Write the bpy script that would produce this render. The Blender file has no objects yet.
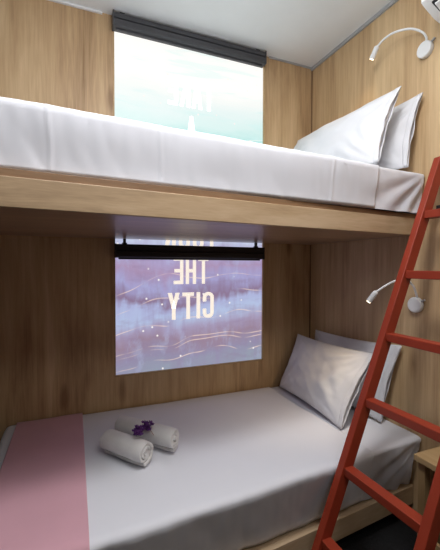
import bpy, bmesh, math, random
from mathutils import Vector, Matrix, noise
random.seed(7)
scn = bpy.context.scene
col = scn.collection

# ------------------------------------------------------------------ camera
CAM = Vector((-1.6536, -2.1976, 1.3250))
cr = Vector((0.923798, -0.382874, 0.002583)); cu = Vector((0.007286, 0.024323, 0.999678)); cf = Vector((0.382813, 0.923480, -0.025259))
cd = bpy.data.cameras.new('camera'); cam = bpy.data.objects.new('camera', cd); col.objects.link(cam)
cd.sensor_fit = 'HORIZONTAL'; cd.sensor_width = 36.0; cd.lens = 350.83/440*36
cd.clip_start = .02
cam.matrix_world = Matrix(((cr.x, cu.x, -cf.x, CAM.x), (cr.y, cu.y, -cf.y, CAM.y), (cr.z, cu.z, -cf.z, CAM.z), (0, 0, 0, 1)))
scn.camera = cam

# ------------------------------------------------------------------ world, light, exposure
w = bpy.data.worlds.new('world'); scn.world = w; w.use_nodes = True
w.node_tree.nodes['Background'].inputs[0].default_value = (.8, .85, 1, 1)
w.node_tree.nodes['Background'].inputs[1].default_value = .05

def area(name, loc, size, power, color, rot=(0, 0, 0), size_y=None, spread=math.pi):
    l = bpy.data.lights.new(name, 'AREA'); l.energy = power; l.color = color; l.size = size; l.spread = spread
    if size_y: l.shape = 'RECTANGLE'; l.size_y = size_y
    o = bpy.data.objects.new(name, l); o.location = loc; o.rotation_euler = rot; col.objects.link(o); return o
area('ceiling_strip_light', (-1.2, -1.50, 2.79), 1.3, 18, (.97, .98, 1), size_y=.26)
gl = bpy.data.lights.new('upper_fill_point', 'POINT'); gl.energy = 25; gl.color = (.97, .98, 1); gl.shadow_soft_size = .17  # unseen point light added to fill the upper walls and ceiling
go = bpy.data.objects.new('upper_fill_point', gl); go.location = (-1.30, -1.50, 2.47); col.objects.link(go)

area('front_fill_area', (-1.2, -2.95, 2.79), .9, 13, (.97, .98, 1), size_y=.5)  # added soft fill for bed fronts and shaded bedding, no real fixture

vs = scn.view_settings
vs.view_transform = 'Standard'; vs.look = 'None'; vs.gamma = 1; vs.use_curve_mapping = False; vs.exposure = 0.0

# ------------------------------------------------------------------ materials
def newmat(name):
    m = bpy.data.materials.new(name); m.use_nodes = True
    nt = m.node_tree; b = nt.nodes['Principled BSDF']; return m, nt, b
def nd(nt, t, **kw):
    n = nt.nodes.new(t)
    for k, v in kw.items():
        if k in n.inputs.keys(): n.inputs[k].default_value = v
        else: setattr(n, k, v)
    return n
def ramp(nt, stops, interp='LINEAR'):
    r = nt.nodes.new('ShaderNodeValToRGB'); r.color_ramp.interpolation = interp
    e = r.color_ramp.elements
    while len(e) < len(stops): e.new(.5)
    for k, (p, c) in enumerate(stops):
        e[k].position = p; e[k].color = (*c, 1) if len(c) == 3 else c
    return r
def plain(name, c, rough=.5, metal=0, var=.06, scale=6, bump=0, bscale=200, sheen=0):
    m, nt, b = newmat(name)
    tc = nd(nt, 'ShaderNodeTexCoord'); n = nd(nt, 'ShaderNodeTexNoise', Scale=scale, Detail=4.0)
    nt.links.new(tc.outputs['Object'], n.inputs['Vector'])
    r = ramp(nt, [(.3, tuple(x*(1-var) for x in c)), (.7, tuple(min(1, x*(1+var)) for x in c))])
    nt.links.new(n.outputs['Fac'], r.inputs[0]); nt.links.new(r.outputs[0], b.inputs['Base Color'])
    b.inputs['Roughness'].default_value = rough; b.inputs['Metallic'].default_value = metal
    if sheen: b.inputs['Sheen Weight'].default_value = sheen
    if bump:
        n2 = nd(nt, 'ShaderNodeTexNoise', Scale=bscale, Detail=3.0); nt.links.new(tc.outputs['Object'], n2.inputs['Vector'])
        bp = nd(nt, 'ShaderNodeBump', Strength=bump, Distance=.002); nt.links.new(n2.outputs['Fac'], bp.inputs['Height'])
        nt.links.new(bp.outputs[0], b.inputs['Normal'])
    return m
def wood(name, axis, dark, mid, light, offs=(0, 0, 0), fine=1.0, rough=.5):
    """oak veneer with grain along axis 0/1/2 (object space)"""
    m, nt, b = newmat(name); L = nt.links.new
    tc = nd(nt, 'ShaderNodeTexCoord')
    def mp(across, along):
        s = [across]*3; s[axis] = along
        k = nd(nt, 'ShaderNodeMapping'); k.inputs['Scale'].default_value = s; k.inputs['Location'].default_value = offs
        L(tc.outputs['Object'], k.inputs['Vector']); return k
    k1 = mp(3.4, .55); n1 = nd(nt, 'ShaderNodeTexNoise', Scale=1.0, Detail=5.0, Roughness=.6, Distortion=.5); L(k1.outputs[0], n1.inputs['Vector'])
    k2 = mp(26*fine, 1.1); n2 = nd(nt, 'ShaderNodeTexNoise', Scale=1.0, Detail=5.0, Roughness=.65, Distortion=.8); L(k2.outputs[0], n2.inputs['Vector'])
    k3 = mp(150*fine, 5.0); n3 = nd(nt, 'ShaderNodeTexNoise', Scale=1.0, Detail=3.0); L(k3.outputs[0], n3.inputs['Vector'])
    k4 = mp(5.0, 1.5); v = nd(nt, 'ShaderNodeTexVoronoi', Scale=1.0); L(k4.outputs[0], v.inputs['Vector'])
    kn = nd(nt, 'ShaderNodeMapRange'); kn.inputs['From Min'].default_value = .0; kn.inputs['From Max'].default_value = .16; kn.inputs['To Min'].default_value = -.20; kn.inputs['To Max'].default_value = 0
    L(v.outputs['Distance'], kn.inputs['Value'])
    def mth(op, a, bb):
        q = nd(nt, 'ShaderNodeMath', operation=op)
        for i, s in enumerate((a, bb)):
            if isinstance(s, (int, float)): q.inputs[i].default_value = s
            else: L(s, q.inputs[i])
        return q.outputs[0]
    f = mth('ADD', mth('MULTIPLY', mth('ADD', mth('MULTIPLY', mth('SUBTRACT', n1.outputs['Fac'], .5), 1.3), .5), .50), mth('MULTIPLY', n2.outputs['Fac'], .38))
    f = mth('ADD', f, mth('MULTIPLY', n3.outputs['Fac'], .16)); f = mth('ADD', f, kn.outputs[0])
    r = ramp(nt, [(.34, dark), (.50, mid), (.66, light)]); L(f, r.inputs[0])
    L(r.outputs[0], b.inputs['Base Color']); b.inputs['Roughness'].default_value = rough
    bp = nd(nt, 'ShaderNodeBump', Strength=.12, Distance=.002); L(f, bp.inputs['Height']); L(bp.outputs[0], b.inputs['Normal'])
    return m
def lin(*c): return tuple(((x/255+.055)/1.055)**2.4 if x > 10 else x/255/12.92 for x in c)

OAKD, OAKM, OAKL = lin(142, 109, 74), lin(189, 156, 116), lin(214, 184, 142)
M = {}
M['wall_oak'] = wood('oak_veneer_vertical', 2, OAKD, OAKM, OAKL, (3.1, 0, 1.7))
M['wall_oak2'] = wood('oak_veneer_side', 2, OAKD, OAKM, OAKL, (8.3, 2.2, 4.1))
M['board_oak'] = wood('oak_board_lengthwise', 0, lin(152, 126, 96), lin(184, 156, 122), lin(202, 176, 144), (1, 5, 9), 1.2)
M['edge_oak'] = wood('oak_edge_band', 0, lin(118, 88, 62), lin(142, 110, 80), lin(160, 128, 96), (4, 2, 1), 1.2)
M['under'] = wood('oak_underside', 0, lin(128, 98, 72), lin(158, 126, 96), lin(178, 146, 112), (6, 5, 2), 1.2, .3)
M['pine'] = wood('pale_stool_wood', 1, lin(156, 124, 84), lin(180, 148, 104), lin(196, 166, 122), (2, 7, 3), 1.2)
M['pine_leg'] = wood('pale_leg_wood', 2, lin(156, 124, 84), lin(180, 148, 104), lin(196, 166, 122), (2, 3, 3), 1.2)
M['ceiling'] = plain('ceiling_paint', (.80, .81, .81), .9, var=.02)
M['plaster'] = plain('white_plaster', (.72, .71, .69), .9, var=.03)
M['dark_wall'] = plain('charcoal_wall', (.05, .05, .052), .8)
M['trimw'] = plain('white_trim', (.8, .8, .8), .6)
M['trimg'] = plain('grey_trim', (.38, .38, .38), .6)
M['trimb'] = plain('brown_corner_profile', lin(132, 102, 72), .6)
M['carpet'] = plain('black_carpet', (.006, .0055, .006), .95, var=.6, scale=60, bump=.6, bscale=300)
M['black'] = plain('black_metal', (.012, .012, .013), .4)
M['blind'] = plain('black_blind_lit', (.05, .05, .055), .45)  # upper blind is black too; light falling on it is painted in as grey
M['blindk'] = plain('black_blind', (.013, .012, .014), .5)
M['white'] = plain('white_enamel', (.80, .80, .80), .35, var=.02)
M['acw'] = plain('white_plastic', (.78, .78, .77), .4, var=.02)
M['sheet'] = plain('white_cotton', (.775, .78, .83), .9, var=.015, scale=3, bump=.12, bscale=500, sheen=.2)
M['pillow'] = plain('white_pillowcase', (.74, .74, .765), .9, var=.015, scale=4, bump=.12, bscale=500, sheen=.2)
M['towel'] = plain('white_terry', (.76, .74, .72), .95, var=.04, scale=20, bump=.7, bscale=420, sheen=.4)
M['towel_in'] = plain('terry_end', (.60, .57, .54), .95, var=.1, scale=40, bump=.7, bscale=420)
M['pink'] = plain('dusty_pink_cotton', lin(216, 166, 178), .9, var=.04, scale=5, bump=.25, bscale=400, sheen=.2)
M['red'] = plain('brick_red_paint', lin(150, 52, 29), .5, var=.06, scale=9)
M['purple'] = plain('purple_petals', lin(96, 44, 120), .8, var=.35, scale=60)
M['stem'] = plain('dry_stem', lin(150, 110, 90), .8)
def emit(name, c, s):
    m, nt, b = newmat(name); b.inputs['Emission Color'].default_value = (*c, 1); b.inputs['Emission Strength'].default_value = s
    b.inputs['Base Color'].default_value = (*c, 1); return m
M['led'] = emit('warm_led', (1, .86, .62), 4)

def film_mat():
    """backlit printed film: white sky, teal water, then lilac and blue watercolour bands with fine gold lines and dots"""
    m, nt, b = newmat('backlit_film'); L = nt.links.new
    tc = nd(nt, 'ShaderNodeTexCoord'); sp = nd(nt, 'ShaderNodeSeparateXYZ'); L(tc.outputs['Object'], sp.inputs[0])
    def noise_(sc, scale, detail=5, dist=0.0, off=(0, 0, 0), rough=.55):
        k = nd(nt, 'ShaderNodeMapping'); k.inputs['Scale'].default_value = sc; k.inputs['Location'].default_value = off; L(tc.outputs['Object'], k.inputs['Vector'])
        n = nd(nt, 'ShaderNodeTexNoise', Scale=scale, Detail=detail, Distortion=dist, Roughness=rough); L(k.outputs[0], n.inputs['Vector']); return n.outputs['Fac']
    def mth(op, a, bb=0.0, cc=None):
        q = nd(nt, 'ShaderNodeMath', operation=op)
        for i, s in enumerate((a, bb) if cc is None else (a, bb, cc)):
            if isinstance(s, (int, float)): q.inputs[i].default_value = s
            else: L(s, q.inputs[i])
        return q.outputs[0]
    def mr(v, a, b_, c=0.0, d=1.0):
        q = nd(nt, 'ShaderNodeMapRange'); L(v, q.inputs['Value'])
        for k, x in zip(('From Min', 'From Max', 'To Min', 'To Max'), (a, b_, c, d)): q.inputs[k].default_value = x
        return q.outputs[0]
    def mix(fac, a, bb, bt='MIX'):
        q = nt.nodes.new('ShaderNodeMix'); q.data_type = 'RGBA'; q.blend_type = bt
        if isinstance(fac, (int, float)): q.inputs[0].default_value = fac
        else: L(fac, q.inputs[0])
        for i, s in ((6, a), (7, bb)):
            if isinstance(s, tuple): q.inputs[i].default_value = (*s, 1)
            else: L(s, q.inputs[i])
        return q.outputs[2]
    X, Z = sp.outputs['X'], sp.outputs['Z']
    wob = noise_((1.6, 1, 3.5), 1.0, 4, .6, (2, 0, 5))
    zz = mth('MULTIPLY_ADD', mth('SUBTRACT', wob, .5), .30, Z)
    fea = noise_((15, 1, 2.0), 1.0, 4, .3, (6, 2, 2), .6)
    zz = mth('MULTIPLY_ADD', mth('SUBTRACT', fea, .5), .13, zz); zz = mth('MULTIPLY_ADD', X, -.05, zz)
    # lower picture: bands of lilac, blue and mauve
    lowr = ramp(nt, [(.00, lin(146, 154, 172)), (.12, lin(146, 140, 168)), (.24, lin(152, 130, 150)), (.33, lin(164, 152, 182)), (.44, lin(178, 192, 224)), (.52, lin(172, 178, 216)),
                     (.57, lin(138, 116, 144)), (.66, lin(164, 160, 204)), (.76, lin(170, 146, 180)), (.86, lin(174, 164, 204)), (1.0, lin(198, 208, 230))])
    L(mr(zz, .68, 1.56), lowr.inputs[0])
    blot = noise_((1.2, 1, 4.0), 3.0, 6, .4, (7, 1, 2), .65)
    low = mix(mr(blot, .5, .75, 0, .55), lowr.outputs[0], lin(140, 118, 148))
    bl2 = noise_((2.2, 1, 1.0), 4.0, 6, .2, (1, 4, 9), .7)
    low = mix(mr(bl2, .52, .72, 0, .5), low, lin(182, 194, 228))
    streak = noise_((14, 1, 1.6), 1.6, 4, .2, (3, 3, 3), .6)
    low = mix(mr(streak, .5, .7, 0, .35), low, lin(148, 134, 172))
    # upper picture: white to turquoise
    upr = ramp(nt, [(.0, lin(110, 190, 195)), (.24, lin(136, 212, 208)), (.38, lin(176, 228, 224)), (.50, lin(216, 240, 237)), (.64, lin(230, 243, 241)), (.82, lin(244, 247, 244)), (1, lin(255, 254, 250))])
    wob2 = noise_((1.1, 1, 4.0), 1.4, 5, .5, (4, 0, 8))
    zu = mth('MULTIPLY_ADD', mth('SUBTRACT', wob2, .5), .24, Z)
    zu = mth('MULTIPLY_ADD', X, -.05, zu)
    L(mr(zu, 2.0, 2.60), upr.inputs[0])
    upc = mix(mr(noise_((1, 1, 9), 1.6, 4, .6, (0, 2, 2)),   .53, .62, 0, .35), upr.outputs[0], lin(206, 240, 238))
    c = mix(mr(Z, 1.62, 1.95), low, upc)
    # fine gold contour lines: level sets of a smooth wavy height field
    wv = noise_((1.1, 1, .7), 1.0, 2.0, .0, (5, 0, 1))
    zl = mth('MULTIPLY_ADD', mth('SUBTRACT', wv, .5), .5, mth('MULTIPLY_ADD', X, -.06, Z))
    def line(h, wd):
        return mr(mth('ABSOLUTE', mth('SUBTRACT', zl, h)), 0, wd, 1, 0)
    ls = None
    for h in (.80, .875, .90, 1.03, 1.17, 1.30):
        a = line(h, .0045); ls = a if ls is None else mth('MAXIMUM', ls, a)
    brk = mr(noise_((5, 1, 5), 1.0, 2, 0, (9, 9, 9)), .42, .58)
    c = mix(mth('MULTIPLY', mth('MULTIPLY', ls, brk), .75), c, lin(255, 226, 206))
    for h in (2.17, 2.23, 2.27):
        c = mix(mth('MULTIPLY', line(h, .006), .5), c, lin(255, 255, 250))
    # scattered white dots
    k = nd(nt, 'ShaderNodeMapping'); k.inputs['Scale'].default_value = (1, 1, 1); cx = nt.nodes.new('ShaderNodeCombineXYZ'); L(X, cx.inputs[0]); L(Z, cx.inputs[1]); L(cx.outputs[0], k.inputs['Vector'])
    v = nd(nt, 'ShaderNodeTexVoronoi', Scale=7.6, Randomness=1.0, voronoi_dimensions='2D'); L(k.outputs[0], v.inputs['Vector'])
    c = mix(mth('MULTIPLY', mr(v.outputs['Distance'], .03, .06, 1, 0), mr(noise_((3, 1, 3), 1, 1, 0, (2, 8, 1)), .49, .53)), c, lin(250, 244, 240))
    b.inputs['Specular IOR Level'].default_value = .2; b.inputs['Base Color'].default_value = (.05, .05, .05, 1); b.inputs['Roughness'].default_value = .35
    L(c, b.inputs['Emission Color'])
    L(mr(Z, 1.5, 2.4, 1.02, 1.0), b.inputs['Emission Strength'])
    return m
M['film'] = film_mat()
M['letter_bright'] = emit('backlit_white_letters', (1, 1, 1), 1.06)
M['letter'] = emit('backlit_cream_letters', lin(250, 240, 226), .93)

# ------------------------------------------------------------------ mesh helpers
def obj(name, bm, mat, parent=None, smooth=False, recalc=True):
    me = bpy.data.meshes.new(name)
    if recalc: bmesh.ops.recalc_face_normals(bm, faces=bm.faces[:])
    bm.to_mesh(me); bm.free()
    for mm in (mat if isinstance(mat, (list, tuple)) else [mat]): me.materials.append(mm)
    if smooth:
        for p in me.polygons: p.use_smooth = True
    o = bpy.data.objects.new(name, me); col.objects.link(o)
    if parent: o.parent = parent
    return o
def thing(name, label, cat, loc=(0, 0, 0), group=None):
    o = bpy.data.objects.new(name, None); col.objects.link(o); o.location = loc; o.empty_display_size = .05
    o['label'] = label; o['category'] = cat
    if group: o['group'] = group
    return o
def tag(o, label, cat, group=None):
    o['label'] = label; o['category'] = cat
    if group: o['group'] = group
    return o
def struct(o, label=None):
    o['kind'] = 'structure'
    if label: o['label'] = label
    return o
def hexa(bm, c8, bev=0, seg=2):
    """8 corners: bottom four ccw then top four"""
    v = [bm.verts.new(c) for c in c8]
    fs = [(0, 3, 2, 1), (4, 5, 6, 7), (0, 1, 5, 4), (1, 2, 6, 5), (2, 3, 7, 6), (3, 0, 4, 7)]
    faces = [bm.faces.new([v[i] for i in f]) for f in fs]
    if bev:
        es = set(e for f in faces for e in f.edges)
        bmesh.ops.bevel(bm, geom=list(es), offset=bev, segments=seg, profile=.5, affect='EDGES')
def box(bm, a, b, bev=0, seg=2):
    (x0, y0, z0), (x1, y1, z1) = a, b
    x0, x1 = sorted((x0, x1)); y0, y1 = sorted((y0, y1)); z0, z1 = sorted((z0, z1))
    hexa(bm, [(x0, y0, z0), (x1, y0, z0), (x1, y1, z0), (x0, y1, z0), (x0, y0, z1), (x1, y0, z1), (x1, y1, z1), (x0, y1, z1)], bev, seg)
def boxo(name, a, b, mat, parent=None, bev=0):
    bm = bmesh.new(); box(bm, a, b, bev); return obj(name, bm, mat, parent)
def tube(bm, pts, rad, n=12, caps=True):
    pts = [Vector(p) for p in pts]; rings = []
    up = Vector((0, 0, 1))
    for i, p in enumerate(pts):
        t = (pts[min(i+1, len(pts)-1)] - pts[max(i-1, 0)]).normalized()
        if abs(t.dot(up)) > .95: up = Vector((1, 0, 0))
        a = t.cross(up).normalized(); bb = a.cross(t); up = bb
        r = rad[i] if isinstance(rad, (list, tuple)) else rad
        rings.append([bm.verts.new(p + (a*math.cos(q) + bb*math.sin(q))*r) for q in [2*math.pi*k/n for k in range(n)]])
    for r0, r1 in zip(rings, rings[1:]):
        for k in range(n): bm.faces.new((r0[k], r0[(k+1) % n], r1[(k+1) % n], r1[k]))
    if caps: bm.faces.new(rings[0][::-1]); bm.faces.new(rings[-1])
def bez(p, n=24):
    """Catmull-Rom through points"""
    p = [Vector(q) for q in p]; P = [2*p[0]-p[1]] + p + [2*p[-1]-p[-2]]; out = []
    for i in range(1, len(P)-2):
        for k in range(n):
            t = k/n; a, b_, c, d = P[i-1:i+3]
            out.append(.5*((2*b_) + (c-a)*t + (2*a-5*b_+4*c-d)*t*t + (3*b_-a-3*c+d)*t**3))
    out.append(p[-1]); return out

# ------------------------------------------------------------------ room shell
XL, YF, ZC = -2.16, -3.9, 2.806
WX0, WX1, WZ0, WZ1 = -1.4335, -.4040, .6500, 2.735
bm = bmesh.new(); box(bm, (XL-.1, YF-.1, -.1), (.1, .12, 0)); struct(obj('floor', bm, M['carpet']))
bm = bmesh.new(); box(bm, (XL-.1, YF-.1, ZC), (.1, .12, ZC+.1)); struct(obj('ceiling', bm, M['ceiling']))
bm = bmesh.new()
box(bm, (XL-.1, 0, 0), (WX0, .12, ZC)); box(bm, (WX1, 0, 0), (0, .12, ZC)); box(bm, (WX0, 0, 0), (WX1, .12, WZ0)); box(bm, (WX0, 0, WZ1), (WX1, .12, ZC))
struct(obj('wall_back', bm, M['wall_oak']))
bm = bmesh.new(); box(bm, (0, YF-.1, 0), (.1, .12, ZC)); struct(obj('wall_right', bm, M['wall_oak2']))
bm = bmesh.new(); box(bm, (XL-.1, YF-.1, 0), (XL, 0, ZC)); struct(obj('wall_left', bm, M['dark_wall']))
bm = bmesh.new(); box(bm, (XL, YF-.1, 0), (0, YF, ZC)); struct(obj('wall_front', bm, M['dark_wall']))
struct(boxo('trim_1', (XL, -.012, ZC-.012), (WX0-.06, 0, ZC), M['trimw']))
struct(boxo('trim_2', (-.012, YF, ZC-.022), (0, -.0, ZC), M['trimg']))
struct(boxo('trim_3', (-.007, -.007, .0), (0, 0, ZC-.022), M['trimb']))
struct(boxo('trim_4', (WX1+.03, -.010, ZC-.010), (-.012, 0, ZC), M['trimg']))

# window: backlit printed film in a shallow oak reveal
win = struct(thing('window_1', 'tall window covered by backlit printed film with mirrored lettering', 'window', (0, 0, 0)))
del win['category']
GY = .016
bm = bmesh.new(); box(bm, (WX0, GY, WZ0), (WX1, GY+.008, WZ1)); obj('window_film', bm, M['film'], win)
bm = bmesh.new(); t = .007
box(bm, (WX0, -.002, WZ0), (WX0+t, GY-.001, WZ1)); box(bm, (WX1-t, -.002, WZ0), (WX1, GY-.001, WZ1)); box(bm, (WX0, -.002, WZ0), (WX1, GY-.001, WZ0+t)); box(bm, (WX0, -.002, WZ1-t), (WX1, GY-.001, WZ1))
obj('window_frame', bm, M['pine'], win)
# lettering: condensed capitals, printed on the outside so they read mirrored from inside
LW, SW, H = .071, .0225, .175
def P_(*pts): return [tuple(p) for p in pts]
def rect(x0, z0, x1, z1): return P_((x0, z0), (x1, z0), (x1, z1), (x0, z1))
def arc(cx, cz, rx, rz, a0, a1, sw, n=10):
    quads = []; 
    for k in range(n):
        a, b_ = [math.radians(a0+(a1-a0)*q/n) for q in (k, k+1)]
        quads.append(P_((cx+rx*math.cos(a), cz+rz*math.sin(a)), (cx+rx*math.cos(b_), cz+rz*math.sin(b_)), (cx+(rx-sw)*math.cos(b_), cz+(rz-sw)*math.sin(b_)), (cx+(rx-sw)*math.cos(a), cz+(rz-sw)*math.sin(a))))
    return quads
def glyph(c):
    W, S = LW, SW; r = W/2; mid = (W-S)/2
    if c == 'T': return [rect(0, H-S, W, H), rect(mid, 0, mid+S, H-S)], W
    if c == 'H': return [rect(0, 0, S, H), rect(W-S, 0, W, H), rect(S, H/2-S/2, W-S, H/2+S/2)], W
    if c == 'E': return [rect(0, 0, S, H), rect(S, 0, W*.92, S), rect(S, H-S, W*.92, H), rect(S, H/2-S/2, W*.85, H/2+S/2)], W*.92
    if c == 'I': return [rect(0, 0, S, H)], S
    if c == 'Y': return [P_((0, H), (S*1.1, H), (W/2+S*.5, H*.42), (W/2-S*.5, H*.42)), P_((W-S*1.1, H), (W, H), (W/2+S*.5, H*.42), (W/2-S*.5, H*.42)), rect(mid, 0, mid+S, H*.42)], W
    if c == 'A': return [P_((0, 0), (S, 0), (W/2+S*.25, H), (W/2-S*.45, H)), P_((W-S, 0), (W, 0), (W/2+S*.45, H), (W/2-S*.25, H)), rect(W*.22, H*.22, W*.78, H*.22+S*.85)], W
    if c == 'K': return [rect(0, 0, S, H), P_((S, H*.42), (S, H*.60), (W-S*1.1, H), (W, H)), P_((S*1.3, H*.58), (S*.9+S, H*.70), (W, 0), (W-S*1.1, 0))], W
    if c in 'OU':
        g = [rect(0, r, S, H-r if c == 'O' else H), rect(W-S, r, W, H-r if c == 'O' else H)] + arc(r, r, r, r, 180, 360, S)
        if c == 'O': g += arc(r, H-r, r, r, 0, 180, S)
        return g, W
    if c == 'C':
        return [rect(0, r, S, H-r), rect(W-S, r, W, r+H*.16), rect(W-S, H-r-H*.16, W, H-r)] + arc(r, r, r, r, 180, 360, S) + arc(r, H-r, r, r, 0, 180, S), W
    if c == 'R':
        return [rect(0, 0, S, H), rect(S, H-S, W-r, H), rect(S, H*.47-S/2, W-r, H*.47+S/2), rect(W-S, H*.47+r-S/2, W, H-r)] + arc(W-r, H-r, r, r, 0, 90, S) + arc(W-r, H*.47+r-S/2, r, r, -90, 0, S) + [P_((W*.42, H*.47), (W*.42+S*1.1, H*.47), (W, 0), (W-S*1.1, 0))], W
def word(s, z, gap=.0145, cx=-.941, stretch=1.0):
    bm = bmesh.new(); x = 0; items = []
    for c in s:
        q, wd = glyph(c); items.append((x, q)); x += wd + gap
    tot = x - gap
    for x0, q in items:
        for poly in q:
            vs_ = [bm.verts.new((cx + (tot/2 - (x0+px))*stretch, GY-.0012, z+pz)) for px, pz in poly]
            try: bm.faces.new(vs_)
            except ValueError: pass
    ex = bmesh.ops.extrude_face_region(bm, geom=bm.faces[:])
    bmesh.ops.translate(bm, verts=[v for v in ex['geom'] if isinstance(v, bmesh.types.BMVert)], vec=(0, .0010, 0))
    obj('lettering', bm, M['letter_bright' if z > 1.7 else 'letter'], win)
for s, z, g, st in (('TAKE', 2.357, .012, 1), ('A', 2.127, .0145, 1), ('TOUR', 1.437, .02, 1.05), ('THE', 1.207, .0165, 1), ('CITY', .976, .0165, 1.12)): word(s, z, g, stretch=st)

# ------------------------------------------------------------------ bunk structures (front edges run slightly askew to the wall)
KS = .0909
def fy(x, D): return -D + KS*x
def slab(bm, x0, x1, D, yb, z0, z1, bev=.002):
    """board whose front edge follows the slanting bunk front; yb = back y, or thickness if positive"""
    b0, b1 = (yb, yb) if yb <= 0 else (fy(x0, D)+yb, fy(x1, D)+yb)
    hexa(bm, [(x0, fy(x0, D), z0), (x1, fy(x1, D), z0), (x1, b1, z0), (x0, b0, z0), (x0, fy(x0, D), z1), (x1, fy(x1, D), z1), (x1, b1, z1), (x0, b0, z1)], bev)
bx0, bx1 = XL+.002, -.002
ub = thing('bunk_base', 'long oak upper bunk platform spanning the alcove under the top mattress', 'bed base', (-1, -.5, 1.49))
def sub(name, parent, bm, mat, **k):
    o = obj(name, bm, mat, parent, **k); o.matrix_parent_inverse = Matrix.Translation(parent.location).inverted(); return o
bm = bmesh.new(); slab(bm, bx0, bx1, .90, .026, 1.488, 1.574); sub('front_board', ub, bm, M['board_oak'])
bm = bmesh.new(); slab(bm, bx0, bx1, .893, .019, 1.574, 1.597, .001); sub('top_rail', ub, bm, M['edge_oak'])
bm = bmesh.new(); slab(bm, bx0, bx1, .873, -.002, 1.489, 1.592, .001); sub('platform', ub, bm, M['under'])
lb = thing('bunk_base', 'low oak lower bunk base close to the black floor', 'bed base', (-1, -.5, 0))
bm = bmesh.new(); slab(bm, bx0, bx1, .90, .028, .069, .166); sub('front_board', lb, bm, M['board_oak'])
bm = bmesh.new(); slab(bm, bx0, bx1, .871, -.002, .10, .160, .001); sub('platform', lb, bm, M['board_oak'])
bm = bmesh.new(); slab(bm, bx0, bx1, .86, -.002, .0, .0995, .001); sub('plinth', lb, bm, M['black'])

# ------------------------------------------------------------------ mattresses under sheets
def nz(x, y, z=0.0): return noise.noise(Vector((x, y, z)))
class Mat:
    def __init__(s, x0, x1, D, Db, z0, z1, r, seed): s.x0, s.x1, s.D, s.z0, s.z1, s.r, s.seed = x0, x1, D, z0, z1, r, seed; s.Db = Db; s.ks = .066 if seed > 5 else .058; s.rx = .014
    def map(s, u, v, t, off):
        """u,v,t in [0,1] on the surface of a unit box -> rounded tapered block, pushed out by off"""
        x = s.x0 + (s.x1-s.x0)*u
        sm = t*t*(3-2*t); yf, yb = -(s.Db + (s.D-s.Db)*(t if s.seed > 5 else sm)) + s.ks*x, -.012
        Y = yb + (yf-yb)*v; Z = s.z0 + (s.z1-s.z0)*t
        p = Vector((x, Y, Z)); r = s.r
        rx = s.rx; c = Vector((min(max(x, s.x0+r), s.x1-rx), min(max(Y, yf+r), yb-r*.5), min(Z, s.z1-r)))
        d = p - c; n = Vector((0, 0, 0))
        if d.x > 0: d.x *= r/rx
        if d.length > 1e-7:
            n = d.normalized()
            if t < .001 and abs(d.z) < 1e-6: pass
            p = c + Vector((n.x*(rx if n.x > 0 else r), n.y*r, n.z*r))
            # back face hugs the wall closely
            if c.y > yb-r*.5-1e-6 and d.y > 0: p.y = min(p.y, yb)
        w_ = s.wr(p, n, yf)
        return p + n*(off + w_*(.15 if n.x > .3 else 1))
    def wr(s, p, n, yf):
        k = s.seed; f = 0
        front = max(0, -n.y); top = max(0, n.z)
        q = (s.z1 - p.z)/(s.z1 - s.z0)      # 0 top, 1 bottom
        f += top*(.0045*nz(p.x*2.3+k, p.y*2.8) + .0022*nz(p.x*8+k, p.y*5+p.x*3))
        a = p.x*1.0 + p.z*.8
        fa = 1 if k > 5 else .45
        f += fa*front*(.006*nz(a*5+k, p.z*3, k) + .0065*(abs(nz(p.x*9+p.z*5+k, p.z*4-p.x*2, 2+k)))*(.35+q) + .003*nz(p.x*26+k, p.z*8+p.x*6))
        # pulled creases running down and away from the front right corner
        dx = s.x1 - p.x
        if front > .2 and dx < .55:
            ang = math.atan2(q*.22+.02, dx+.03)
            f += fa*front*.013*math.sin(ang*17+k)*math.exp(-((dx-.12)/.2)**2)*min(1, q*2.2)
        if k < 5:
            for xc in (-1.72, -1.38, -.62): f += .0022*max(front, top)*math.exp(-((p.x-xc-.01*nz(p.z*9, xc))/.006)**2)
        e = max(0, n.x)
        f += e*.004*nz(p.y*12+k, p.z*7)
        return f
    def shell(s, name, parent, mat, off, xa, xb, nx=150, solid=0, faces='tfrlb', tmin=0.0):
        bm = bmesh.new(); cache = {}
        NV, NT = 56, 16
        ua, ub_ = (xa-s.x0)/(s.x1-s.x0), (xb-s.x0)/(s.x1-s.x0)
        def vert(i, j, k):
            key = (i, j, k)
            if key not in cache:
                def ease(a): return a
                cache[key] = bm.verts.new(s.map(ua+(ub_-ua)*i/nx, j/NV, tmin+(1-tmin)*k/NT, off))
            return cache[key]
        def quad(*q):
            try: bm.faces.new([vert(*a) for a in q])
            except ValueError: pass
        for i in range(nx):
            for j in range(NV): quad((i, j, NT), (i, j+1, NT), (i+1, j+1, NT), (i+1, j, NT))
            for k in range(NT):
                quad((i, NV, k), (i, NV, k+1), (i+1, NV, k+1), (i+1, NV, k))
                if 'b' in faces: quad((i, 0, k), (i+1, 0, k), (i+1, 0, k+1), (i, 0, k+1))
        for j in range(NV):
            for k in range(NT):
                if 'l' in faces: quad((0, j, k), (0, j, k+1), (0, j+1, k+1), (0, j+1, k))
                if 'r' in faces: quad((nx, j, k), (nx, j+1, k), (nx, j+1, k+1), (nx, j, k+1))
        o = obj(name, bm, mat, parent, smooth=True)
        if parent: o.matrix_parent_inverse = Matrix.Translation(parent.location).inverted()
        if solid:
            md = o.modifiers.new('thickness', 'SOLIDIFY'); md.thickness = solid; md.offset = -1
        return o
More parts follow.
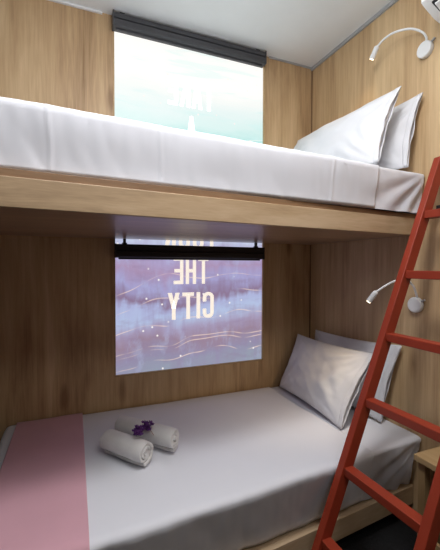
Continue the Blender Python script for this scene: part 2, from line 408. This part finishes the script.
for kind, mt, edge, loc, lab in (('u', Mat(-2.10, -.004, .940, .918, 1.5985, 1.797, .014, 3.3), -.345, (-1, -.45, 1.598), 'thick mattress in smooth white sheets on the upper bunk'),
                                 ('l', Mat(-2.005, -.004, .955, .868, .1665, .450, .028, 9.1), -.365, (-1, -.45, .166), 'mattress in white sheets on the lower bunk, with rolled towels on it')):
    T = thing('mattress', lab, 'mattress', loc)
    mt.shell('fitted_sheet', T, M['sheet'], 0, mt.x0, mt.x1, nx=170)
    mt.shell('top_sheet', T, M['sheet'], .006, mt.x0, edge, nx=300, solid=.005, faces='tfl', tmin=.02)
    if kind == 'l': LM = mt
run = LM.shell('bed_runner', None, M['pink'], .017, -1.950, -1.617, nx=60, solid=.004, faces='tf', tmin=.06)
tag(run, 'dusty pink cloth runner laid across the foot of the lower bed', 'bed runner')

# ------------------------------------------------------------------ pillows
def pillow(lab, c00, c10, c01, c11, T, seed, parent_loc, sag=.0, flap='near', group='bed pillows', bend=0.0):
    """corners: c00 bottom far, c10 bottom near, c01 top far, c11 top near; faces -x"""
    A = [Vector(c) for c in (c00, c10, c01, c11)]
    root = thing('pillow', lab, 'pillow', parent_loc, group)
    nrm = ((A[1]-A[0]).cross(A[2]-A[0])).normalized()
    if nrm.x > 0: nrm = -nrm
    NU, NV = 60, 44
    def pt(u, v, side):
        uu = u*(1 - .055*(1-v*v)); vv = v*(1 - .07*(1-u*u))
        a, b_ = (uu+1)/2, (vv+1)/2
        p = A[0]*(1-a)*(1-b_) + A[1]*a*(1-b_) + A[2]*(1-a)*b_ + A[3]*a*b_
        th = ((1-abs(u)**2.4)*(1-abs(v)**2.4))
        th = max(th, 0)**.62
        belly = 1 + .18*(-v)            # filling sinks to the lower half
        wr = 0
        for cu_, cv_ in ((-1, -1), (1, -1), (-1, 1), (1, 1)):
            du, dv = u-cu_, (v-cv_)*.7
            rr = math.hypot(du, dv); an = math.atan2(dv, du)
            wr += .016*nz(an*4.4+seed+cu_, rr*1.2+seed, cv_+side)*math.exp(-((rr-.55)/.42)**2)
        wr += .010*nz(u*2.1+seed, v*1.7+side*3, seed) + .006*nz(u*5+seed*2, v*4+u*3, side) + .005*(abs(nz(u*4-v*3+seed, v*6+u*5, seed+side))-.2)
        wr *= min(1, th*1.8)
        p = p + nrm*side*(T/2*th*belly + wr) + nrm*bend*(1-v*v)
        p.z += -sag*(1-abs(u)**2)*b_*.5
        p += nrm*.005*nz(u*3+seed, v*3+seed, 5)*max(abs(u), abs(v))**6
        return p
    bm = bmesh.new(); g = {}
    for side in (1, -1):
        for i in range(NU+1):
            for j in range(NV+1):
                edge = i in (0, NU) or j in (0, NV)
                key = (0 if edge else side, i, j)
                if key not in g:
                    u = math.sin((i/NU-.5)*math.pi)*.35 + (i/NU*2-1)*.65; v = math.sin((j/NV-.5)*math.pi)*.35 + (j/NV*2-1)*.65
                    g[key] = bm.verts.new(pt(u, v, 0 if edge else side) if edge else pt(u, v, side))
        def V(i, j): return g[(0 if (i in (0, NU) or j in (0, NV)) else side, i, j)]
        for i in range(NU):
            for j in range(NV):
                q = [V(i, j), V(i+1, j), V(i+1, j+1), V(i, j+1)]
                try: bm.faces.new(q if side > 0 else q[::-1])
                except ValueError: pass
    sub('pillowcase', root, bm, M['pillow'], smooth=True)
    # open end of the case: a soft double flap past the near edge
    bm = bmesh.new(); rows = []
    L_ = (A[1]-A[0]).normalized()
    for lay in (1, -1):
        rows = []
        for j in range(31):
            v = j/30*2-1; base = pt(.95, v*.995, lay*.55 if abs(v) < .98 else 0); r = []
            for k in range(6):
                t = k/5; ext = (.034 if lay > 0 else .026)*t*(.8+.2*nz(v*2+seed, lay, 1))
                p = base + L_*ext + nrm*(lay*(.008*(1-t)*(1-v*v)+.003) + .006*t*(1-v*v)*nz(v*5+seed*3+lay, t*1.5, seed) )
                r.append(bm.verts.new(p))
            rows.append(r)
        for a, b_ in zip(rows, rows[1:]):
            for k in range(5): bm.faces.new((a[k], a[k+1], b_[k+1], b_[k]))
    o = sub('hem', root, bm, M['pillow'], smooth=True)
    md = o.modifiers.new('thickness', 'SOLIDIFY'); md.thickness = .003
    return root
pillow('plump white pillow in front on the upper bunk, leaning against another', (-.35, -.06, 1.822), (-.30, -.915, 1.824), (-.16, -.05, 2.235), (-.15, -.905, 2.222), .17, 1.7, (-.25, -.48, 1.822))
pillow('white pillow on the upper bunk squeezed upright against the side wall', (-.12, -.12, 1.822), (-.105, -.915, 1.824), (-.04, -.12, 2.20), (-.035, -.935, 2.200), .11, 4.4, (-.1, -.5, 1.822))
pillow('plump white pillow in front on the lower bunk, lit warm at its middle', (-.30, -.05, .462), (-.355, -.74, .462), (-.155, -.065, .835), (-.14, -.76, .850), .16, 7.9, (-.25, -.4, .462))
pillow('white pillow on the lower bunk standing behind the front one against the side wall', (-.115, -.09, .462), (-.095, -.76, .462), (-.03, -.11, .865), (-.03, -.83, .900), .10, 2.6, (-.1, -.45, .462))

# ------------------------------------------------------------------ roller blinds
def blind(lab, x0, x1, ytop, ybot, z0, z1, mat, top):
    t = thing('roller_blind', lab, 'window blind', ((x0+x1)/2, -.04, z0), 'rolled up window blinds')
    h = z1-z0
    bm = bmesh.new()
    prof = [(-.006, z1), (-.052, z1), (-.064, z1-.010), (-.066, z1-.42*h), (-.058, z1-.46*h), (-.058, z1-.52*h), (-.068, z1-.56*h), (-.068, z0+.006), (-.060, z0), (-.006, z0)]
    def ext(pr, a, b_):
        r0 = [bm.verts.new((a, y, z)) for y, z in pr]; r1 = [bm.verts.new((b_, y, z)) for y, z in pr]; n = len(pr)
        for k in range(n): bm.faces.new((r0[k], r0[(k+1) % n], r1[(k+1) % n], r1[k]))
        bm.faces.new(r0); bm.faces.new(r1[::-1])
    ext(prof, x0+.006, x1-.006); sub('cassette', t, bm, mat)
    for a, b_ in ((x0, x0+.006), (x1-.006, x1)):
        bm = bmesh.new(); box(bm, (a, -.070, z0-.001), (b_, -.004, z1+.001), .0015); sub('end_cap', t, bm, mat)
    for xx in (x0+.055, x1-.055):
        bm = bmesh.new(); box(bm, (xx-.014, -.05, z1-.001), (xx+.014, -.03, z1+.008), .001); box(bm, (xx-.008, -.048, z1+.006), (xx+.008, -.032, top-.001), .001); sub('bracket', t, bm, mat)
    bm = bmesh.new(); box(bm, (x0+.02, -.042, z0-.010), (x1-.02, -.032, z0+.002), .003); sub('hem_bar', t, bm, mat)
    return t
blind('black roller blind, painted greyer for the light on it, rolled up under the ceiling above the window', -1.440, -.430, 0, 0, 2.712, 2.796, M['blind'], ZC)
blind('black roller blind rolled up just below the upper bunk, across the window', -1.432, -.436, 0, 0, 1.374, 1.455, M['blindk'], 1.4885)

# ------------------------------------------------------------------ reading lamps
def lamp(lab, base, arm, tip_dir, energy):
    by, bz = base
    t = thing('reading_lamp', lab, 'lamp', (0, by, bz), 'gooseneck reading lamps')
    bm = bmesh.new()
    prof = [(0, -.0005), (.038, -.0005), (.0405, -.004), (.0405, -.020), (.038, -.0245), (.034, -.026), (0, -.026)]
    rings = []
    for r, x in prof:
        rings.append([bm.verts.new((x, by+r*math.cos(a), bz+r*math.sin(a))) for a in [2*math.pi*k/32 for k in range(32)]] if r else [bm.verts.new((x, by, bz))])
    for a, b_ in zip(rings, rings[1:]):
        for k in range(32):
            k2 = (k+1) % 32
            if len(a) == 1: bm.faces.new((a[0], b_[k], b_[k2]))
            elif len(b_) == 1: bm.faces.new((a[k], b_[0], a[k2]))
            else: bm.faces.new((a[k], b_[k], b_[k2], a[k2]))
    sub('wall_base', t, bm, M['white'], smooth=False)
    bm = bmesh.new(); tube(bm, [(-.013, by-.036, bz+.02), (-.013, by-.052, bz+.03)], .006); sub('switch', t, bm, M['trimg'])
    pts = bez(arm); bm = bmesh.new(); tube(bm, pts, .0055, 10); sub('gooseneck', t, bm, M['white'], smooth=True)
    e = pts[-1]; d = (pts[-1]-pts[-4]).normalized() if tip_dir is None else Vector(tip_dir).normalized()
    bm = bmesh.new(); tube(bm, [e-d*.004, e, e+d*.004, e+d*.058, e+d*.06], [.007, .0115, .0135, .0145, .0135], 20); sub('lamp_head', t, bm, M['white'], smooth=False)
    bm = bmesh.new(); tube(bm, [e+d*.0601, e+d*.064], .0105, 16); sub('bulb', t, bm, M['led'])
    l = bpy.data.lights.new('bulb_light', 'SPOT'); l.energy = energy; l.color = (1, .78, .52); l.spot_size = math.radians(84); l.spot_blend = 1; l.shadow_soft_size = .03
    o = bpy.data.objects.new('bulb_light', l); col.objects.link(o); o.parent = t
    o.matrix_world = Matrix.Translation(e+d*.07) @ d.to_track_quat('-Z', 'Y').to_matrix().to_4x4()
    o.matrix_parent_inverse = Matrix.Identity(4); o.location = e+d*.07-Vector(t.location)
    return t
lamp('white gooseneck reading lamp on the side wall above the upper bunk pillows', (-.932, 2.419),
     [(-.013, -.937, 2.456), (-.018, -.942, 2.472), (-.035, -.932, 2.500), (-.060, -.888, 2.537), (-.080, -.813, 2.562), (-.095, -.756, 2.558), (-.100, -.708, 2.540)], (0, .041, -.054), 2.0)
lamp('white gooseneck reading lamp on the side wall behind the ladder, above the lower pillows', (-.902, 1.126),
     [(-.013, -.908, 1.160), (-.020, -.914, 1.176), (-0.050, -0.916, 1.226), (-0.105, -0.914, 1.262), (-0.160, -0.901, 1.252), (-0.215, -0.890, 1.227), (-0.250, -0.867, 1.197)], (-.16, .30, -.50), 5.5)

# ------------------------------------------------------------------ air conditioner (only its far lower corner shows)
ac = thing('air_conditioner', 'white wall air conditioner near the ceiling at the upper right', 'air conditioner', (-.1, -1.45, 2.44))
bm = bmesh.new(); prof = [(-.002, 2.435), (-.05, 2.438), (-.125, 2.460), (-.190, 2.494), (-.208, 2.506), (-.212, 2.60), (-.205, 2.70), (-.19, 2.725), (-.002, 2.73)]
r0 = [bm.verts.new((x, -1.06, z)) for x, z in prof]; r1 = [bm.verts.new((x, -1.86, z)) for x, z in prof]; n = len(prof)
for k in range(n): bm.faces.new((r0[k], r0[(k+1) % n], r1[(k+1) % n], r1[k]))
bm.faces.new(r0); bm.faces.new(r1[::-1]); bmesh.ops.bevel(bm, geom=[e for e in bm.edges if e.calc_face_angle(0) > .6], offset=.006, segments=2, affect='EDGES')
sub('casing', ac, bm, M['acw'])
bm = bmesh.new(); pp = [(-.19, 2.4965), (-.10, 2.4495)]
hexa(bm, [(-.190, -1.82, 2.489), (-.10, -1.82, 2.448), (-.10, -1.095, 2.448), (-.190, -1.095, 2.489), (-.190, -1.82, 2.505), (-.10, -1.82, 2.464), (-.10, -1.095, 2.464), (-.190, -1.095, 2.505)], .004)
sub('air_outlet', ac, bm, M['black'])
bm = bmesh.new()
hexa(bm, [(-.182, -1.80, 2.480), (-.128, -1.80, 2.451), (-.128, -1.105, 2.451), (-.182, -1.105, 2.480), (-.182, -1.80, 2.486), (-.128, -1.80, 2.457), (-.128, -1.105, 2.457), (-.182, -1.105, 2.486)], .002)
sub('louver', ac, bm, M['acw'])

# ------------------------------------------------------------------ towels
def towel(lab, a, b_, r, seed):
    a, b_ = Vector(a), Vector(b_); ax = (b_-a).normalized(); L_ = (b_-a).length
    sx = ax.cross(Vector((0, 0, 1))).normalized(); up = sx.cross(ax)
    t = thing('rolled_towel', lab, 'towel', tuple((a+b_)/2 - Vector((0, 0, r))), 'rolled white towels')
    turns, th = 3.0, r/3.35
    N = 110; NL = 22
    bm = bmesh.new()
    ph0 = -math.pi*.40
    def prof(k):
        q = k/N; ang = q*turns*2*math.pi + ph0; rad = r*.17 + (r*.96 - r*.17)*q
        return ang, rad
    outer = []
    for k in range(N+1):
        ang, rad = prof(k)
        row = []
        for m in range(NL+1):
            s = m/NL; wob = 1 + .05*nz(s*3+seed, ang*.6, seed) 
            endc = 1 - .06*(abs(2*s-1)**8)
            sq = .90 if math.sin(ang) > 0 else .97
            jit = .006*nz(ang*1.3+seed, rad*30)*(1 if m in (0, NL) else 0)
            p = a + ax*(L_*s + .16*math.cos(ang)*rad*1.06*wob + jit + (.004*math.sin(k*.13+seed) if m in (0, NL) else 0)) + (sx*math.cos(ang)*1.06 + up*math.sin(ang)*sq)*rad*wob*endc
            row.append(bm.verts.new(p))
        outer.append(row)
    for r0_, r1_ in zip(outer, outer[1:]):
        for m in range(NL): bm.faces.new((r0_[m], r0_[m+1], r1_[m+1], r1_[m]))
    o = sub('terry_cloth', t, bm, M['towel'], smooth=True)
    md = o.modifiers.new('thickness', 'SOLIDIFY'); md.thickness = th*.62; md.offset = -1
    bv = o.modifiers.new('soft', 'BEVEL'); bv.width = .003; bv.segments = 2; bv.limit_method = 'ANGLE'
    return t
ZT = .4605
towel('rolled white towel nearer the front of the lower bed, flowers on top', (-1.523, -.505, ZT+.059), (-1.375, -.700, ZT+.059), .059, 1.0)
towel('rolled white towel farther back, lying behind the towel with flowers', (-1.448, -.375, ZT+.059), (-1.228, -.630, ZT+.059), .059, 5.0)

# ------------------------------------------------------------------ flowers
def flower(lab, c, seed, stem_to):
    c = Vector(c); rnd = random.Random(seed)
    t = thing('flower_sprig', lab, 'flower', tuple(c - Vector((0, 0, .015))), 'purple flower sprigs')
    bm = bmesh.new()
    for k in range(26):
        v = Vector((rnd.gauss(0, 1), rnd.gauss(0, 1), rnd.gauss(0, 1))).normalized()*rnd.uniform(.3, 1)
        p = c + Vector((v.x*.025, v.y*.025, v.z*.018+.004))
        for j in range(5):                                  # five petal blades per floret
            a = 2*math.pi*j/5 + k; d = (Vector((math.cos(a), math.sin(a), .5)) + v*.8).normalized(); s_ = d.cross(v if abs(d.dot(v)) < .95 else Vector((0, 0, 1))).normalized()
            q = [p, p+d*.006+s_*.005, p+d*.013, p+d*.006-s_*.005]
            up = d.cross(s_)*.0012
            lo = [bm.verts.new(x-up) for x in q]; hi = [bm.verts.new(x+up) for x in q]
            bm.faces.new(lo[::-1]); bm.faces.new(hi)
            for i in range(4): bm.faces.new((lo[i], lo[(i+1) % 4], hi[(i+1) % 4], hi[i]))
    sub('petals', t, bm, M['purple'])
    bm = bmesh.new(); tube(bm, bez([c-Vector((0, 0, .004)), (c+Vector(stem_to))/2+Vector((0, 0, .002)), Vector(stem_to)], 6), .0016, 6); sub('stem', t, bm, M['stem'])
flower('purple flower sprig on the front rolled towel, the left one', (-1.400, -.634, .584), 1, (-1.37, -.585, .575))
flower('purple flower sprig between the two rolled towels, the right one', (-1.345, -.567, .575), 2, (-1.322, -.605, .545))

# ------------------------------------------------------------------ stool and ladder
st = thing('stool', 'small pale wood stool behind the red ladder, beside the lower bed', 'stool', (-.15, -1.28, 0))
sx0, sx1, sy0, sy1, sz = -.277, -.022, -1.455, -1.113, .50
bm = bmesh.new(); box(bm, (sx0, sy0, sz-.028), (sx1, sy1, sz), .003); sub('top', st, bm, M['pine'])
for xx in (sx0+.024, sx0+.077, sx1-.110, sx1-.057):
    for yy in (sy1-.038, sy0+.005):
        bm = bmesh.new(); box(bm, (xx, yy, 0), (xx+.033, yy+.033, sz-.028), .002); sub('leg', st, bm, M['pine_leg'])
for xx in (sx0+.032, sx1-.050):
    bm = bmesh.new(); box(bm, (xx, sy0+.038, .12), (xx+.018, sy1-.038, .145), .001); sub('stretcher', st, bm, M['pine'])

TAN = .409; LAX = lambda z: -.806 + z*TAN          # front plane of the ladder
CS, SN = math.cos(math.atan(TAN)), math.sin(math.atan(TAN))
ld = thing('ladder', 'brick red wooden ladder leaning against the side wall by the bunks', 'ladder', (LAX(0), -1.22, 0))
WD = .053/CS
for y0, y1 in ((-1.05, -1.016), (-1.438, -1.404)):
    zt = 1.850; bm = bmesh.new()
    c8 = []
    for z in (0, zt):
        for x, y in ((LAX(z), y0), (LAX(z)+WD, y0), (LAX(z)+WD, y1), (LAX(z), y1)):
            zz_ = z
            if z: # cut the top square to the rail
                if x > LAX(z): zz_ = z - WD*TAN*CS*CS; x = LAX(z) + WD - WD*TAN*CS*CS*TAN
            c8.append((x, y, zz_))
    hexa(bm, c8, .003); sub('rail', ld, bm, M['red'])
for k in range(6):
    z = .476 + .277*(k-1); x = LAX(z) + .002
    bm = bmesh.new(); box(bm, (x, -1.4035, z-.036), (x+.047, -1.0505, z), .003); sub('rung', ld, bm, M['red'])
br = thing('ladder_rail_bar', 'black metal bar on the side wall behind the ladder at upper bunk height', 'wall bar', (0, -1.25, 1.60))
bm = bmesh.new(); box(bm, (-.040, -1.60, 1.595), (-.030, -1.025, 1.620), .002); sub('bar', br, bm, M['black'])
for y in (-1.10, -1.52):
    bm = bmesh.new(); box(bm, (-.0305, y-.012, 1.600), (-.001, y+.012, 1.615), .001); sub('standoff', br, bm, M['black'])
